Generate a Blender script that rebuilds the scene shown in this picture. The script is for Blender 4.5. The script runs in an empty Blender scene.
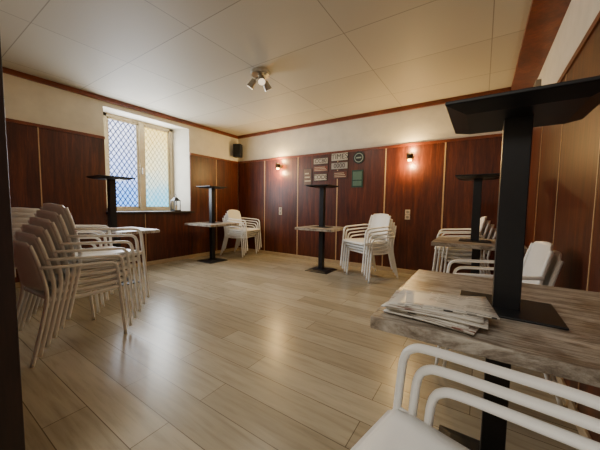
import bpy, math, random
from mathutils import Vector, Matrix
random.seed(3)
S=bpy.context.scene
C=bpy.context.collection

# ---------------- materials ----------------
def newmat(name):
    m=bpy.data.materials.new(name); m.use_nodes=True
    nt=m.node_tree; b=nt.nodes["Principled BSDF"]
    return m,nt,b
def lin(c):
    f=lambda x: x/12.92 if x<=0.04045 else ((x+0.055)/1.055)**2.4
    return (f(c[0]/255),f(c[1]/255),f(c[2]/255),1)
def coords(nt,scale,rot=(0,0,0)):
    tc=nt.nodes.new('ShaderNodeTexCoord'); mp=nt.nodes.new('ShaderNodeMapping')
    mp.inputs['Scale'].default_value=scale; mp.inputs['Rotation'].default_value=rot
    nt.links.new(tc.outputs['Object'],mp.inputs['Vector']); return mp
def ramp(nt,src,stops):
    r=nt.nodes.new('ShaderNodeValToRGB'); e=r.color_ramp.elements
    while len(e)<len(stops): e.new(0.5)
    for i,(p,c) in enumerate(stops):
        e[i].position=p; e[i].color=c
    nt.links.new(src,r.inputs['Fac']); return r
def noise(nt,vec,scale,detail=4,rough=0.6,dist=0):
    n=nt.nodes.new('ShaderNodeTexNoise'); n.inputs['Scale'].default_value=scale
    n.inputs['Detail'].default_value=detail; n.inputs['Roughness'].default_value=rough
    n.inputs['Distortion'].default_value=dist
    nt.links.new(vec,n.inputs['Vector']); return n
def mixc(nt,fac,a,b,mode='MIX'):
    m=nt.nodes.new('ShaderNodeMix'); m.data_type='RGBA'; m.blend_type=mode
    def put(sock,v):
        if hasattr(v,'is_output') : nt.links.new(v,sock)
        else: sock.default_value=v
    put(m.inputs['Factor'],fac); put(m.inputs['A'],a); put(m.inputs['B'],b)
    return m.outputs['Result']
def bump(nt,b,h,strength=0.2,dist=0.01):
    bp=nt.nodes.new('ShaderNodeBump'); bp.inputs['Strength'].default_value=strength
    bp.inputs['Distance'].default_value=dist
    nt.links.new(h,bp.inputs['Height']); nt.links.new(bp.outputs['Normal'],b.inputs['Normal'])
def plain(name,c,rough=0.5,metal=0,var=0.06,scale=12,emit=None,es=0):
    m,nt,b=newmat(name); mp=coords(nt,(1,1,1)); n=noise(nt,mp.outputs[0],scale)
    c1=lin(c); c0=tuple(x*(1-var*2) for x in c1[:3])+(1,); c2=tuple(min(1,x*(1+var)) for x in c1[:3])+(1,)
    r=ramp(nt,n.outputs['Fac'],[(0.3,c0),(0.7,c2)])
    nt.links.new(r.outputs[0],b.inputs['Base Color'])
    b.inputs['Roughness'].default_value=rough; b.inputs['Metallic'].default_value=metal
    if emit:
        b.inputs['Emission Color'].default_value=lin(emit); b.inputs['Emission Strength'].default_value=es
    return m
def wood(name,dark,mid,light,scale=(9,9,0.7),rough=0.4,coat=0.05):
    m,nt,b=newmat(name); mp=coords(nt,scale)
    n=noise(nt,mp.outputs[0],1.6,6,0.65,0.6)
    mp2=coords(nt,tuple(s*7 for s in scale)); n2=noise(nt,mp2.outputs[0],2.0,3,0.6)
    r=ramp(nt,n.outputs['Fac'],[(0.28,lin(dark)),(0.5,lin(mid)),(0.75,lin(light))])
    r2=ramp(nt,n2.outputs['Fac'],[(0.3,(0.66,0.66,0.66,1)),(0.7,(1.12,1.12,1.12,1))])
    col=mixc(nt,1.0,r.outputs[0],r2.outputs[0],'MULTIPLY')
    nt.links.new(col,b.inputs['Base Color']); b.inputs['Roughness'].default_value=rough
    b.inputs['Coat Weight'].default_value=coat; b.inputs['Coat Roughness'].default_value=0.25
    bump(nt,b,n2.outputs['Fac'],0.05,0.003); return m
M_panel=wood('mahogany_panel',(54,20,9),(88,36,16),(122,58,28))
M_trim=wood('mahogany_trim',(92,40,20),(120,56,29),(150,78,42),scale=(2,2,8))
M_dark=wood('dark_jamb_wood',(26,13,9),(38,20,13),(54,28,18),rough=0.5,coat=0)
M_seam=plain('seam_strip',(206,170,126),0.45)
M_base=plain('baseboard_paint',(196,172,136),0.5)
M_plaster=plain('plaster',(230,224,208),0.85,scale=5,var=0.04)
M_white=plain('white_resin',(252,252,249),0.36,scale=20,var=0.01)
M_black=plain('black_powdercoat',(18,20,26),0.42,scale=30,var=0.1)
M_steel=plain('brushed_nickel',(190,184,172),0.3,0.9)
M_bronze=plain('dark_bronze',(70,58,46),0.4,0.7)
M_cream=plain('cream_window_paint',(230,216,182),0.5)
M_lattice=plain('lattice_metal',(100,114,165),0.5)
M_bulb=plain('bulb_glow',(255,220,160),0.5,emit=(255,190,90),es=30)
M_wax=plain('candle_wax',(235,225,200),0.5)
M_grey=plain('grey_plastic',(150,140,124),0.5)
M_socket=plain('socket_plastic',(214,196,170),0.4)
M_grille=plain('speaker_cloth',(18,18,19),0.8,scale=200,var=0.3)

m,nt,b=newmat('ceiling_panels'); mp=coords(nt,(1,1,1))
br=nt.nodes.new('ShaderNodeTexBrick'); br.offset=0.0; br.inputs['Scale'].default_value=1
br.inputs['Brick Width'].default_value=1.2; br.inputs['Row Height'].default_value=0.85
br.inputs['Mortar Size'].default_value=0.005; br.inputs['Mortar Smooth'].default_value=0.3
br.inputs['Color1'].default_value=lin((204,197,179)); br.inputs['Color2'].default_value=lin((197,189,171))
br.inputs['Mortar'].default_value=lin((152,144,127))
nt.links.new(mp.outputs[0],br.inputs['Vector'])
nt.links.new(br.outputs['Color'],b.inputs['Base Color']); b.inputs['Roughness'].default_value=0.6
nn=noise(nt,mp.outputs[0],60,3); bump(nt,b,nn.outputs['Fac'],0.15,0.004)
M_ceil=m

m,nt,b=newmat('laminate_floor'); mp=coords(nt,(1,1,1))
br=nt.nodes.new('ShaderNodeTexBrick'); br.offset=0.37; br.inputs['Scale'].default_value=1
br.inputs['Brick Width'].default_value=1.3; br.inputs['Row Height'].default_value=0.19
br.inputs['Mortar Size'].default_value=0.0022; br.inputs['Mortar Smooth'].default_value=0.1
br.inputs['Bias'].default_value=0.0
br.inputs['Color1'].default_value=lin((194,184,162)); br.inputs['Color2'].default_value=lin((168,157,134))
br.inputs['Mortar'].default_value=lin((112,100,82))
nt.links.new(mp.outputs[0],br.inputs['Vector'])
mp2=coords(nt,(1.2,14,1)); n=noise(nt,mp2.outputs[0],2.2,6,0.6,0.4)
r=ramp(nt,n.outputs['Fac'],[(0.25,(0.68,0.67,0.65,1)),(0.5,(0.94,0.94,0.93,1)),(0.8,(1.1,1.09,1.07,1))])
col=mixc(nt,1.0,br.outputs['Color'],r.outputs[0],'MULTIPLY')
nt.links.new(col,b.inputs['Base Color']); b.inputs['Roughness'].default_value=0.27
bump(nt,b,n.outputs['Fac'],0.06,0.003)
M_floor=m

m,nt,b=newmat('weathered_tabletop')
mp=coords(nt,(2.0,20,4)); n=noise(nt,mp.outputs[0],1.8,9,0.78,0.9)
r=ramp(nt,n.outputs['Fac'],[(0.33,lin((78,66,56))),(0.44,lin((142,130,116))),(0.54,lin((194,187,175))),(0.75,lin((222,217,208)))])
mp2=coords(nt,(1,1,1)); n2=noise(nt,mp2.outputs[0],6,5,0.65)
r2=ramp(nt,n2.outputs['Fac'],[(0.38,(0.58,0.52,0.47,1)),(0.54,(1,1,1,1))])
w=nt.nodes.new('ShaderNodeTexWave'); w.bands_direction='Y'; w.inputs['Scale'].default_value=2.6
w.wave_profile='SAW'
nt.links.new(mp2.outputs[0],w.inputs['Vector'])
rw=ramp(nt,w.outputs['Fac'],[(0.0,(0.38,0.34,0.31,1)),(0.045,(1,1,1,1))])
c=mixc(nt,1.0,r.outputs[0],r2.outputs[0],'MULTIPLY'); c=mixc(nt,1.0,c,rw.outputs[0],'MULTIPLY')
nt.links.new(c,b.inputs['Base Color']); b.inputs['Roughness'].default_value=0.36
M_top=m

def paper(name,c,ink,sc):
    m,nt,b=newmat(name); mp=coords(nt,(1,1,1))
    br=nt.nodes.new('ShaderNodeTexBrick'); br.inputs['Scale'].default_value=sc
    br.inputs['Brick Width'].default_value=1.2; br.inputs['Row Height'].default_value=0.16
    br.inputs['Mortar Size'].default_value=0.05; br.offset=0.3
    br.inputs['Color1'].default_value=lin(ink); br.inputs['Color2'].default_value=lin(c); br.inputs['Mortar'].default_value=lin(c)
    nt.links.new(mp.outputs[0],br.inputs['Vector'])
    n=noise(nt,mp.outputs[0],9,2); r=ramp(nt,n.outputs['Fac'],[(0.42,(0,0,0,1)),(0.5,(1,1,1,1))])
    col=mixc(nt,r.outputs[0],lin(c),br.outputs['Color'])
    nt.links.new(col,b.inputs['Base Color']); b.inputs['Roughness'].default_value=0.4; return m
M_paper=paper('newsprint',(228,224,214),(60,58,56),14)
M_paper2=paper('magazine_cover',(214,208,198),(120,66,52),9)

def pane(name,ca,cb,cc,strength):
    m,nt,b=newmat(name); tc=nt.nodes.new('ShaderNodeTexCoord'); sp=nt.nodes.new('ShaderNodeSeparateXYZ')
    nt.links.new(tc.outputs['Generated'],sp.inputs[0])
    mp=coords(nt,(1,1,1)); n=noise(nt,mp.outputs[0],4,3)
    a=nt.nodes.new('ShaderNodeMath'); a.operation='MULTIPLY_ADD'; a.inputs[1].default_value=0.5
    nt.links.new(n.outputs['Fac'],a.inputs[0]); 
    s=nt.nodes.new('ShaderNodeMath'); s.operation='SUBTRACT'; s.inputs[1].default_value=0.25
    nt.links.new(sp.outputs['Z'],s.inputs[0]); nt.links.new(s.outputs[0],a.inputs[2])
    r=ramp(nt,a.outputs[0],[(0.1,lin(ca)),(0.5,lin(cb)),(0.9,lin(cc))])
    nt.links.new(r.outputs[0],b.inputs['Emission Color']); b.inputs['Emission Strength'].default_value=strength
    b.inputs['Base Color'].default_value=(0.5,0.5,0.55,1); b.inputs['Roughness'].default_value=0.3
    return m
M_paneL=pane('frosted_glass_blue',(80,155,240),(170,190,240),(196,202,226),4.0)
M_paneR=pane('frosted_glass_warm',(100,190,220),(224,220,170),(246,212,110),3.2)

# ---------------- mesh builder ----------------
class MB:
    def __init__(s): s.v=[];s.f=[];s.m=[];s.sm=[]
    def add(s,vs,fs,mi=0,smooth=False):
        o=len(s.v); s.v+= [tuple(p) for p in vs]
        for f in fs: s.f.append([i+o for i in f]); s.m.append(mi); s.sm.append(smooth)
    def box(s,a,b,mi=0,taper=None):
        (x0,y0,z0),(x1,y1,z1)=a,b
        t=taper or 0
        vs=[(x0,y0,z0),(x1,y0,z0),(x1,y1,z0),(x0,y1,z0),(x0+t,y0+t,z1),(x1-t,y0+t,z1),(x1-t,y1-t,z1),(x0+t,y1-t,z1)]
        s.add(vs,[(0,3,2,1),(4,5,6,7),(0,1,5,4),(1,2,6,5),(2,3,7,6),(3,0,4,7)],mi)
    def prism(s,poly,z0,z1,mi=0):
        n=len(poly); vs=[(x,y,z0) for x,y in poly]+[(x,y,z1) for x,y in poly]
        fs=[tuple(range(n-1,-1,-1)),tuple(range(n,2*n))]+[(i,(i+1)%n,n+(i+1)%n,n+i) for i in range(n)]
        s.add(vs,fs,mi)
    def tube(s,pts,a,b=None,side=(1,0,0),mi=0,seg=10,res=6,closed=False,smoothpath=True):
        b=b or a; P=[Vector(p) for p in pts]
        if smoothpath and len(P)>2:
            Q=[]; n=len(P)
            for i in range(n-1):
                p0=P[max(i-1,0)];p1=P[i];p2=P[i+1];p3=P[min(i+2,n-1)]
                for k in range(res):
                    t=k/res
                    Q.append(0.5*((2*p1)+(-p0+p2)*t+(2*p0-5*p1+4*p2-p3)*t*t+(-p0+3*p1-3*p2+p3)*t**3))
            Q.append(P[-1]); P=Q
        vs=[]
        sd=Vector(side)
        for i,p in enumerate(P):
            t=(P[min(i+1,len(P)-1)]-P[max(i-1,0)]).normalized()
            w=(sd-t*sd.dot(t))
            if w.length<1e-3: w=t.orthogonal()
            w.normalize(); n=t.cross(w)
            for k in range(seg):
                an=2*math.pi*k/seg; vs.append(p+w*math.cos(an)*a+n*math.sin(an)*b)
        fs=[]
        for i in range(len(P)-1):
            for k in range(seg):
                k2=(k+1)%seg; fs.append((i*seg+k,i*seg+k2,(i+1)*seg+k2,(i+1)*seg+k))
        fs.append(tuple(range(seg-1,-1,-1))); L=(len(P)-1)*seg; fs.append(tuple(range(L,L+seg)))
        s.add(vs,fs,mi,True)
    def cyl(s,p0,p1,r0,r1=None,mi=0,seg=24):
        r1=r0 if r1 is None else r1
        p0=Vector(p0);p1=Vector(p1);t=(p1-p0).normalized();w=t.orthogonal().normalized();n=t.cross(w)
        vs=[p0+(w*math.cos(2*math.pi*k/seg)+n*math.sin(2*math.pi*k/seg))*r0 for k in range(seg)]
        vs+=[p1+(w*math.cos(2*math.pi*k/seg)+n*math.sin(2*math.pi*k/seg))*r1 for k in range(seg)]
        fs=[(k,(k+1)%seg,seg+(k+1)%seg,seg+k) for k in range(seg)]
        s.add(vs,fs,mi,True)
        s.add(vs,[tuple(range(seg-1,-1,-1)),tuple(range(seg,2*seg))],mi,False)
    def slab(s,fn,nu,nv,th,mi=0):
        P=[[Vector(fn(i/nu,j/nv)) for j in range(nv+1)] for i in range(nu+1)]
        def nrm(i,j):
            a=P[min(i+1,nu)][j]-P[max(i-1,0)][j]; b=P[i][min(j+1,nv)]-P[i][max(j-1,0)]
            return a.cross(b).normalized()
        vs=[];W=nv+1
        for i in range(nu+1):
            for j in range(W): vs.append(P[i][j]+nrm(i,j)*th/2)
        for i in range(nu+1):
            for j in range(W): vs.append(P[i][j]-nrm(i,j)*th/2)
        N=(nu+1)*W; fs=[]
        for i in range(nu):
            for j in range(nv):
                a=i*W+j; fs.append((a,a+W,a+W+1,a+1)); fs.append((N+a,N+a+1,N+a+W+1,N+a+W))
        for i in range(nu):
            a=i*W; fs.append((a,N+a,N+a+W,a+W)); a=i*W+nv; fs.append((a,a+W,N+a+W,N+a))
        for j in range(nv):
            a=j; fs.append((a,a+1,N+a+1,N+a)); a=nu*W+j; fs.append((a,N+a,N+a+1,a+1))
        s.add(vs,fs,mi,True)
    def mesh(s,name,mats):
        me=bpy.data.meshes.new(name); me.from_pydata(s.v,[],s.f)
        for m in mats: me.materials.append(m)
        for i,p in enumerate(me.polygons): p.material_index=s.m[i]; p.use_smooth=s.sm[i]
        me.update(); return me
    def obj(s,name,mats,loc=(0,0,0),rz=0,bevel=0,parent=None):
        return place(name,s.mesh(name,mats),loc,rz,bevel,parent)
def place(name,me,loc=(0,0,0),rz=0,bevel=0,parent=None):
    o=bpy.data.objects.new(name,me); C.objects.link(o); o.location=loc; o.rotation_euler=(0,0,rz)
    if bevel:
        md=o.modifiers.new('bevel','BEVEL'); md.width=bevel; md.segments=2; md.limit_method='ANGLE'
    if parent: o.parent=parent
    return o

# ---------------- room ----------------
XL,XR,YB,YF,H=-5.08,0.50,4.89,-2.6,2.80
PH=2.17
b_=MB(); b_.box((XL-.5,YF-.15,-.1),(XR+.15,YB+.15,0)); b_.obj('floor',[M_floor])
b_=MB(); b_.box((XL-.5,YF-.15,H),(XR+.15,YB+.15,H+.1)); b_.obj('ceiling',[M_ceil])
b_=MB(); b_.box((XL-.5,YB,0),(XR+.15,YB+.15,H)); WB=b_.obj('wall_back',[M_plaster])
b_=MB(); b_.box((XR,YF,0),(XR+.15,YB,H)); WR=b_.obj('wall_right',[M_plaster])
b_=MB(); b_.box((XL-.5,YF-.15,0),(XR+.15,YF,H)); b_.obj('wall_rear',[M_plaster])
W0,W1=2.0,3.53; SZ,TZ=0.97,2.66; G0,G1=2.12,3.36; XD=XL-.36
b_=MB()
b_.box((XL-.5,YF,0),(XL,W0,H)); b_.box((XL-.5,W1,0),(XL,YB,H))
b_.box((XL-.5,W0,0),(XL,W1,SZ)); b_.box((XL-.5,W0,TZ),(XL,W1,H))
b_.prism([(XL,W1),(XD,W1),(XD,G1)][::1],SZ,TZ); b_.prism([(XL,W0),(XD,G0),(XD,W0)],SZ,TZ)
b_.box((XL-.5,G1,SZ),(XD,W1,TZ)); b_.box((XL-.5,W0,SZ),(XD,G0,TZ))
b_.box((XL-.5,G0,SZ),(XL-.46,G1,TZ))
WL=b_.obj('wall_left',[M_plaster])
b_=MB(); b_.box((XL,0.10,0),(-1.42,0.225,H)); WF=b_.obj('wall_front',[M_plaster])
b_=MB(); b_.box((-1.42,0.08,0),(-1.335,0.240,H-.001)); b_.box((-1.52,0.225,0),(-1.42,0.240,H-.001)); b_.obj('trim_4',[M_dark],bevel=.004)
b_=MB(); b_.box((XL,0.225,0),(-1.52,0.238,PH)); b_.obj('paneling',[M_panel],parent=WF)

def panels_x(y,x0,x1,seams,par,z1=PH,z0=0.0,t=0.02):
    b_=MB(); xs=[x0]+[s for s in seams if x0<s<x1]+[x1]
    for a,c in zip(xs[:-1],xs[1:]): b_.box((a+.006,y-t,z0),(c-.006,y,z1))
    for s in xs[1:-1]: b_.box((s-.010,y-t-.004,z0),(s+.010,y,z1),1)
    b_.box((x0,y-t-.012,z1-.03),(x1,y,z1+.012),2)
    return b_.obj('paneling',[M_panel,M_seam,M_trim],parent=par)
def panels_y(x,dirn,segs,seams,par,t=0.02):
    b_=MB()
    for y0,y1,z1 in segs:
        ys=[y0]+[s for s in seams if y0+.05<s<y1-.05]+[y1]
        xa,xb=sorted((x,x+dirn*t)); xc,xd=sorted((x,x+dirn*(t+.003))); xe,xf=sorted((x,x+dirn*(t+.012)))
        for a,c in zip(ys[:-1],ys[1:]): b_.box((xa,a+.005,0),(xb,c-.005,z1))
        for s in ys[1:-1]: b_.box((xc,s-.006,0),(xd,s+.006,z1),1)
        if z1>2: b_.box((xe,y0,z1-.03),(xf,y1,z1+.012),2)
    return b_.obj('paneling',[M_panel,M_seam,M_trim],parent=par)
panels_x(YB,XL+.02,XR-.02,[-4.2,-3.28,-2.36,-1.44,-.52,.36],WB)
panels_y(XL,1,[(0.24,W0,PH),(W0,W1,SZ-.02),(W1,YB-.02,PH)],[.5,1.21,2.6,4.2],WL)
panels_y(XR,-1,[(YF,YB-.02,PH)],[-1.6,-.7,.2,1.1,2.0,2.88,3.8],WR)
b_=MB(); b_.box((XL+.036,YB-.036,0),(XR-.036,YB-.0205,.07)); b_.obj('baseboard_back',[M_base],bevel=.003)
b_=MB(); b_.box((XL+.0205,.27,0),(XL+.036,YB-.036,.07)); b_.obj('baseboard_left',[M_base],bevel=.003)
b_=MB(); b_.box((XR-.036,YF,0),(XR-.0205,YB-.036,.07)); b_.obj('baseboard_right',[M_base],bevel=.003)
b_=MB(); b_.box((XL+.046,YB-.045,H-.065),(XR-.25,YB,H-.001)); b_.obj('trim_1',[M_trim],bevel=.006)
b_=MB(); b_.box((XL,.26,H-.065),(XL+.045,YB-.001,H-.001)); b_.obj('trim_2',[M_trim],bevel=.006)
b_=MB(); b_.box((XR-.249,YF,H-.05),(XR,YB,H-.001)); b_.obj('trim_3',[M_trim],bevel=.004)

# window
win=bpy.data.objects.new('window_1',None); C.objects.link(win)
b_=MB(); fx0,fx1=XD-.02,XD+.04; mid=(G0+G1)/2; T=.055
b_.box((fx0,G0,SZ+.02),(fx1,G1,SZ+.02+T)); b_.box((fx0,G0,TZ-T),(fx1,G1,TZ))
b_.box((fx0,G0,SZ+.02),(fx1,G0+T,TZ)); b_.box((fx0,G1-T,SZ+.02),(fx1,G1,TZ))
b_.box((fx0,mid-.045,SZ+.02),(fx1+.012,mid+.045,TZ))
for a,c in ((G0+T,mid-.045),(mid+.045,G1-T)):
    z0,z1=SZ+.02+T,TZ-T; q=.03
    b_.box((fx0+.01,a,z0),(fx1-.015,a+q,z1)); b_.box((fx0+.01,c-q,z0),(fx1-.015,c,z1))
    b_.box((fx0+.01,a,z0),(fx1-.015,c,z0+q)); b_.box((fx0+.01,a,z1-q),(fx1-.015,c,z1))
b_.box((fx1,mid-.012,1.68),(fx1+.05,mid+.012,1.80),1)
b_.obj('window_frame',[M_cream,M_steel],bevel=.003,parent=win)
def panebox(nm,a,c,mt):
    b_=MB(); b_.box((XD-.028,a,SZ+.06),(XD-.022,c,TZ-.04)); b_.obj(nm,[mt],parent=win)
panebox('glass_left',G0+.04,mid,M_paneL); panebox('glass_right',mid,G1-.04,M_paneR)
b_=MB()
def lattice(y0,y1,z0,z1,sp,r):
    for sgn in (1,-1):
        for k in range(-60,80):
            c0=k*sp; sl=1.5*sgn
            ya,yb=y0,y1; za=z0+c0; zb=sl*(yb-y0)+z0+c0
            if za>zb: (ya,za),(yb,zb)=(yb,zb),(ya,za)
            if zb<z0 or za>z1: continue
            if za<z0: ya=ya+(yb-ya)*(z0-za)/(zb-za); za=z0
            if zb>z1: yb=ya+(yb-ya)*(z1-za)/(zb-za); zb=z1
            if abs(zb-za)>.01: b_.tube([(XD-.014,ya,za),(XD-.014,yb,zb)],r,r,seg=5,smoothpath=False)
lattice(G0+T+.03,mid-.075,SZ+.105,TZ-T-.03,.125,.0085)
lattice(mid+.075,G1-T-.03,SZ+.105,TZ-T-.03,.125,.004)
b_.obj('lattice_grille',[M_lattice],parent=win)
b_=MB(); b_.box((XD,W0-.02,SZ-.02),(XL+.10,W1+.04,SZ+.018)); b_.obj('window_sill',[M_dark],bevel=.005,parent=win)

# ---------------- furniture ----------------
def chair_mesh():
    b=MB()
    for sx in (1,-1):
        b.tube([(sx*.275,.275,0.0),(sx*.272,.255,.25),(sx*.270,.235,.50),(sx*.270,.225,.595),(sx*.270,.200,.632),(sx*.271,.150,.645),
                (sx*.272,.0,.655),(sx*.268,-.14,.665),(sx*.250,-.215,.668),(sx*.222,-.255,.67)],.018,.0115,res=5)
        b.tube([(sx*.255,-.33,0.0),(sx*.240,-.265,.25),(sx*.228,-.225,.44),(sx*.222,-.235,.58),(sx*.216,-.270,.74),(sx*.205,-.295,.83)],.018,.013,res=5)
        b.tube([(sx*.268,.24,.425),(sx*.25,.0,.412),(sx*.228,-.225,.425)],.013,.016,res=4)
    b.tube([(-.268,.235,.425),(0,.24,.415),(.268,.235,.425)],.014,.014,side=(0,1,0),res=4)
    def seat(u,v):
        x=(u-.5)*2; y=-.225+v*.485
        wd=.232+.026*v
        z=.440-.014*math.cos(x*1.5)*math.sin(math.pi*min(1,v*1.05)) -.03*max(0,(v-.86)/.14)**2
        return (x*wd,y,z)
    b.slab(seat,10,14,.014)
    def back(u,v):
        x=(u-.5)*2
        wd=.215-.012*v - .045*max(0,(v-.85)/.15)**2
        z=.50+.35*v+ .012*(1-x*x)*v
        y=-.222-.075*v-.035*(1-x*x)
        return (x*wd,y,z)
    b.slab(back,12,12,.013)
    return b.mesh('stacking_armchair',[M_white])
CH=chair_mesh()
def stack(x,y,face,n,dx=.042,dz=.052):
    a=math.radians(face); d=Vector((-math.sin(a),math.cos(a),0))
    for i in range(n):
        p=Vector((x,y,0))+d*dx*i+Vector((0,0,dz*i))
        place('stacking_armchair',CH,p,a)
def pedestal(b,z0,flip,foot=.42,hcol=.70):
    f=foot/2
    if not flip:
        b.box((-f,-f,z0),(f,f,z0+.012),1); b.box((-f+.004,-f+.004,z0+.012),(f-.004,f-.004,z0+.028),1,taper=.05)
        b.box((-.04,-.04,z0+.02),(.04,.04,z0+hcol),1); b.box((-.15,-.15,z0+hcol-.008),(.15,.15,z0+hcol),1)
        b.box((-.06,-.06,z0+.028),(.06,.06,z0+.04),1)
    else:
        b.box((-.15,-.13,z0),(.15,.13,z0+.008),1); b.box((-.04,-.04,z0+.004),(.04,.04,z0+hcol-.02),1)
        z1=z0+hcol
        t=.06; a=(-f+t,-f+t,z1-.035); c=(f-t,f-t,z1-.012)
        b.box(a,c,1,taper=-t); b.box((-f,-f,z1-.012),(f,f,z1),1)
        b.box((-.02,-.02,z1),(.02,.02,z1+.006),1)
def table(x,y,w,d,foot=.42,ztop=.76):
    b=MB(); b.box((-w/2,-d/2,ztop-.042),(w/2,d/2,ztop),0); pedestal(b,0,False,foot,ztop-.042)
    b.obj('pedestal_table',[M_top,M_black],(x,y,0),0,bevel=.004)
def invped(x,y,z=.7605,foot=.42):
    b=MB(); pedestal(b,0,True,foot,.72); b.obj('table_pedestal',[M_top,M_black],(x,y,z),0,bevel=.003)
for (x,y,w,d,px,py) in [(-2.31,4.2,.70,.66,-2.31,4.2),(-4.47,3.6,.78,.70,-4.47,3.6),(-4.25,1.78,.80,.80,-4.2,1.72),(-.03,3.62,.82,.76,-.05,3.62),(.082,1.32,.76,.86,.09,1.26)]:
    table(x,y,w,d); invped(px,py)

stack(-2.80,.82,4,6)           # left foreground
stack(-4.22,.86,60,5)          # by left wall
stack(-4.55,4.42,-80,4)         # back-left corner
stack(-1.45,4.3,150,4)         # back wall
stack(-.15,4.40,95,4)          # back right
stack(.085,2.33,95,2)           # between right tables
stack(.076,.50,78,3,dz=.045)  # foreground
nb=MB()
def sheet(cx,cy,w,d,rot,z,th,mi):
    c,s_=math.cos(rot),math.sin(rot)
    def fn(u,v):
        x=(u-.5)*w;y=(v-.5)*d
        return (cx+x*c-y*s_,cy+x*s_+y*c,z+.004*math.sin(u*3)+.008*max(0,u-.8)*5*(v))
    nb.slab(fn,8,6,th,mi)
z=.004
for i in range(7):
    sheet(random.uniform(-.02,.02),random.uniform(-.016,.014),.27,.20,random.uniform(-.2,.16)-.05,z,.0045,i%2)
    z+=.0055
sheet(.03,.02,.26,.19,.18,z,.004,0)
nb.obj('newspaper_pile',[M_paper,M_paper2],(-.115,1.03,.762),0)

# ---------------- wall items ----------------
def sconce(x,z):
    e=bpy.data.objects.new('sconce_lamp',None); C.objects.link(e); e.location=(x,YB-.0245,z)
    b=MB(); b.cyl((0,0,0),(0,-.015,0),.045); b.cyl((0,-.01,0),(0,-.07,0),.012)
    seg=28; vs=[];fs=[]
    for (r,zz) in ((.050,-.05),(.050,.05),(.046,.05),(.046,-.05)):
        vs+=[(r*math.cos(2*math.pi*k/seg),-.11+r*math.sin(2*math.pi*k/seg),zz) for k in range(seg)]
    for q in range(4):
        for k in range(seg): fs.append((q*seg+k,q*seg+(k+1)%seg,((q+1)%4)*seg+(k+1)%seg,((q+1)%4)*seg+k))
    b.add(vs,fs,0,True); b.obj('shade',[M_bronze],parent=e)
    b=MB(); b.cyl((0,-.11,-.070),(0,-.11,.03),.028,mi=0); b.obj('bulb',[M_bulb],parent=e)
    for dz in (-.13,.13):
        l=bpy.data.lights.new('sconce_light','POINT'); l.energy=26 if dz<0 else 18; l.color=(1,.66,.24); l.shadow_soft_size=.03
        o=bpy.data.objects.new('lamp',l); C.objects.link(o); o.parent=e; o.location=(0,-.11,dz)
sconce(-3.73,1.98); sconce(-1.02,1.95)
for x in (-3.73,-1.04):
    b=MB()
    for k in (0,1):
        z0=.92+k*.085
        b.box((x-.04,YB-.034,z0),(x+.04,YB-.0245,z0+.08)); b.cyl((x,YB-.034,z0+.04),(x,YB-.037,z0+.04),.024,mi=1)
    b.obj('power_socket',[M_socket,M_grey],bevel=.002)
signs=[(-3.03,1.72,.20,.34,(110,80,60),None),(-2.73,2.02,.34,.13,(186,170,150),'CC80'),(-2.73,1.87,.34,.13,(124,60,42),None),(-2.73,1.70,.30,.14,(200,185,160),'CODE'),
 (-2.32,2.07,.36,.16,(200,190,170),'TIMES'),(-2.32,1.90,.36,.14,(170,160,150),'0000'),(-2.30,1.73,.30,.15,(104,52,38),None)]
for x,z,w,h,c,t in signs:
    b=MB(); b.box((-w/2,-.006,-h/2),(w/2,0,h/2)); b.box((-w/2+.012,-.008,-h/2+.012),(w/2-.012,-.002,h/2-.012),1)
    if not t:
        for k in range(3): b.box((-w/2+.03,-.0095,-h/2+h*(.22+.22*k)),(w/2-.03-.02*k,-.007,-h/2+h*(.30+.22*k)),2)
    o=b.obj('metal_sign',[plain('plaque_edge',(60,50,44)),plain('plaque_face',c,.4),plain('plaque_band',(196,180,150),.4)],(x,YB-.0245,z),bevel=.002)
    if t:
        cu=bpy.data.curves.new('plaque_text','FONT'); cu.body=t; cu.size=h*.85; cu.align_x='CENTER'; cu.align_y='CENTER'; cu.extrude=.001
        cu.materials.append(plain('plaque_ink',(50,40,38)))
        to=bpy.data.objects.new('lettering',cu); C.objects.link(to); to.parent=o; to.location=(0,-.0095,0); to.rotation_euler=(math.pi/2,0,0)
b=MB(); b.cyl((0,0,0),(0,-.012,0),.11,mi=0,seg=36); b.cyl((0,-.012,0),(0,-.015,0),.085,mi=1,seg=36); b.cyl((0,-.015,0),(0,-.017,0),.07,mi=0,seg=30)
b.box((-.05,-.02,-.012),(.05,-.016,.012),1)
b.obj('round_sign',[plain('sign_dark',(30,36,34)),plain('sign_pale',(150,160,144))],(-1.93,YB-.0245,2.02))
b=MB(); b.box((-.11,-.01,-.16),(.11,0,.16)); b.box((-.085,-.013,-.02),(.085,-.004,.13),1); b.box((-.085,-.013,-.13),(.085,-.004,-.04),1)
b.obj('green_sign',[plain('sign_green',(30,58,46)),plain('sign_green_light',(84,112,94))],(-1.95,YB-.0245,1.64))
b=MB(); b.box((-.09,-.08,-.15),(.09,.08,.15)); b.box((-.078,-.088,-.138),(.078,-.078,.138),1); b.box((-.02,.07,-.04),(.02,.12,.04),0)
b.obj('loudspeaker',[M_black,M_grille],(-4.92,YB-.16,2.41),math.radians(25),bevel=.006)
b=MB(); b.box((-.05,-.13,-.13),(.0,.13,.13))
for k in range(6): b.box((-.056,-.11,-.105+k*.038),(-.05,.11,-.085+k*.038),1)
b.obj('air_vent',[M_grey,M_steel],(XR-.001,4.4,2.5),bevel=.004)
b=MB(); w=.06
b.box((-w-.01,-w-.01,0),(w+.01,w+.01,.02)); b.box((-w-.008,-w-.008,.2),(w+.008,w+.008,.215)); b.box((-w,-w,.215),(w,w,.27),taper=.035)
for sx in(-1,1):
    for sy in(-1,1): b.box((sx*w-.006,sy*w-.006,.02),(sx*w+.006,sy*w+.006,.2))
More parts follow.
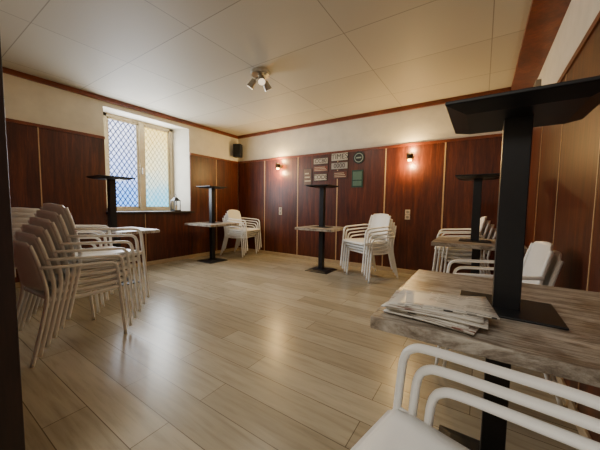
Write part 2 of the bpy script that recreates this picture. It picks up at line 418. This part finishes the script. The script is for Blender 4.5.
b.tube([(-.03,0,.26),(-.028,0,.31),(0,0,.335),(.028,0,.31),(.03,0,.26)],.004,side=(0,1,0),seg=6)
b.cyl((0,0,.02),(0,0,.11),.028,mi=1)
b.obj('candle_lantern',[M_black,M_wax],(XL-.02,3.22,SZ+.019))

e=bpy.data.objects.new('ceiling_spotlight',None); C.objects.link(e); e.location=(-2.42,2.71,H)
b=MB(); b.cyl((0,0,0),(0,0,-.035),.12,.11,seg=36); b.cyl((0,0,-.03),(0,0,-.08),.022)
for k in range(3):
    an=math.radians(80+120*k); d=Vector((math.cos(an),math.sin(an),0)); j=d*.10+Vector((0,0,-.12))
    b.tube([(0,0,-.06),tuple(d*.05+Vector((0,0,-.07))),tuple(j)],.008,seg=8,side=(0,0,1))
    dd=(d*.6+Vector((0,0,-.85))).normalized(); p0=j-dd*.04; p1=j+dd*.065
    b.cyl(p0,p1,.034,.05); b.cyl(p1,p1+dd*.003,.043,mi=1)
    l=bpy.data.lights.new('spot','SPOT'); l.energy=24 if k else 50; l.spot_size=math.radians(125); l.spot_blend=1; l.color=(1,.90,.74); l.shadow_soft_size=.04
    o=bpy.data.objects.new('lamp',l); C.objects.link(o); o.parent=e; o.location=p1+dd*.01; o.rotation_euler=dd.to_track_quat('-Z','Y').to_euler()
b.obj('body',[M_steel,plain('spot_lens',(230,220,200),.3,emit=(255,230,195),es=1.5)],parent=e)

def area(name,loc,rot,sx,sy,en,col):
    l=bpy.data.lights.new(name,'AREA'); l.shape='RECTANGLE'; l.size=sx; l.size_y=sy; l.energy=en; l.color=col
    o=bpy.data.objects.new(name,l); C.objects.link(o); o.location=loc; o.rotation_euler=rot; return o
area('rear_room_fill_light',(-.5,-1.0,H-.05),(0,0,0),1.4,1.0,36,(1,.94,.83))  # unseen fill light, added behind the camera to brighten the room
area('daylight_through_window',(XD+.05,mid,1.82),(0,-math.pi/2,0),1.4,1.05,75,(.92,.96,1))
w=bpy.data.worlds.new('world'); S.world=w; w.use_nodes=True
w.node_tree.nodes['Background'].inputs[0].default_value=(.5,.6,.8,1); w.node_tree.nodes['Background'].inputs[1].default_value=.3

cam=bpy.data.cameras.new('camera'); co=bpy.data.objects.new('camera',cam); C.objects.link(co)
cam.sensor_width=36; cam.lens=16.5; cam.clip_start=.03
R=Matrix.Rotation(math.radians(33.4),4,'Z')@Matrix.Rotation(math.radians(90-4.04),4,'X')@Matrix.Rotation(math.radians(.76),4,'Z')
co.matrix_world=Matrix.Translation((0,0,1.13))@R
S.camera=co
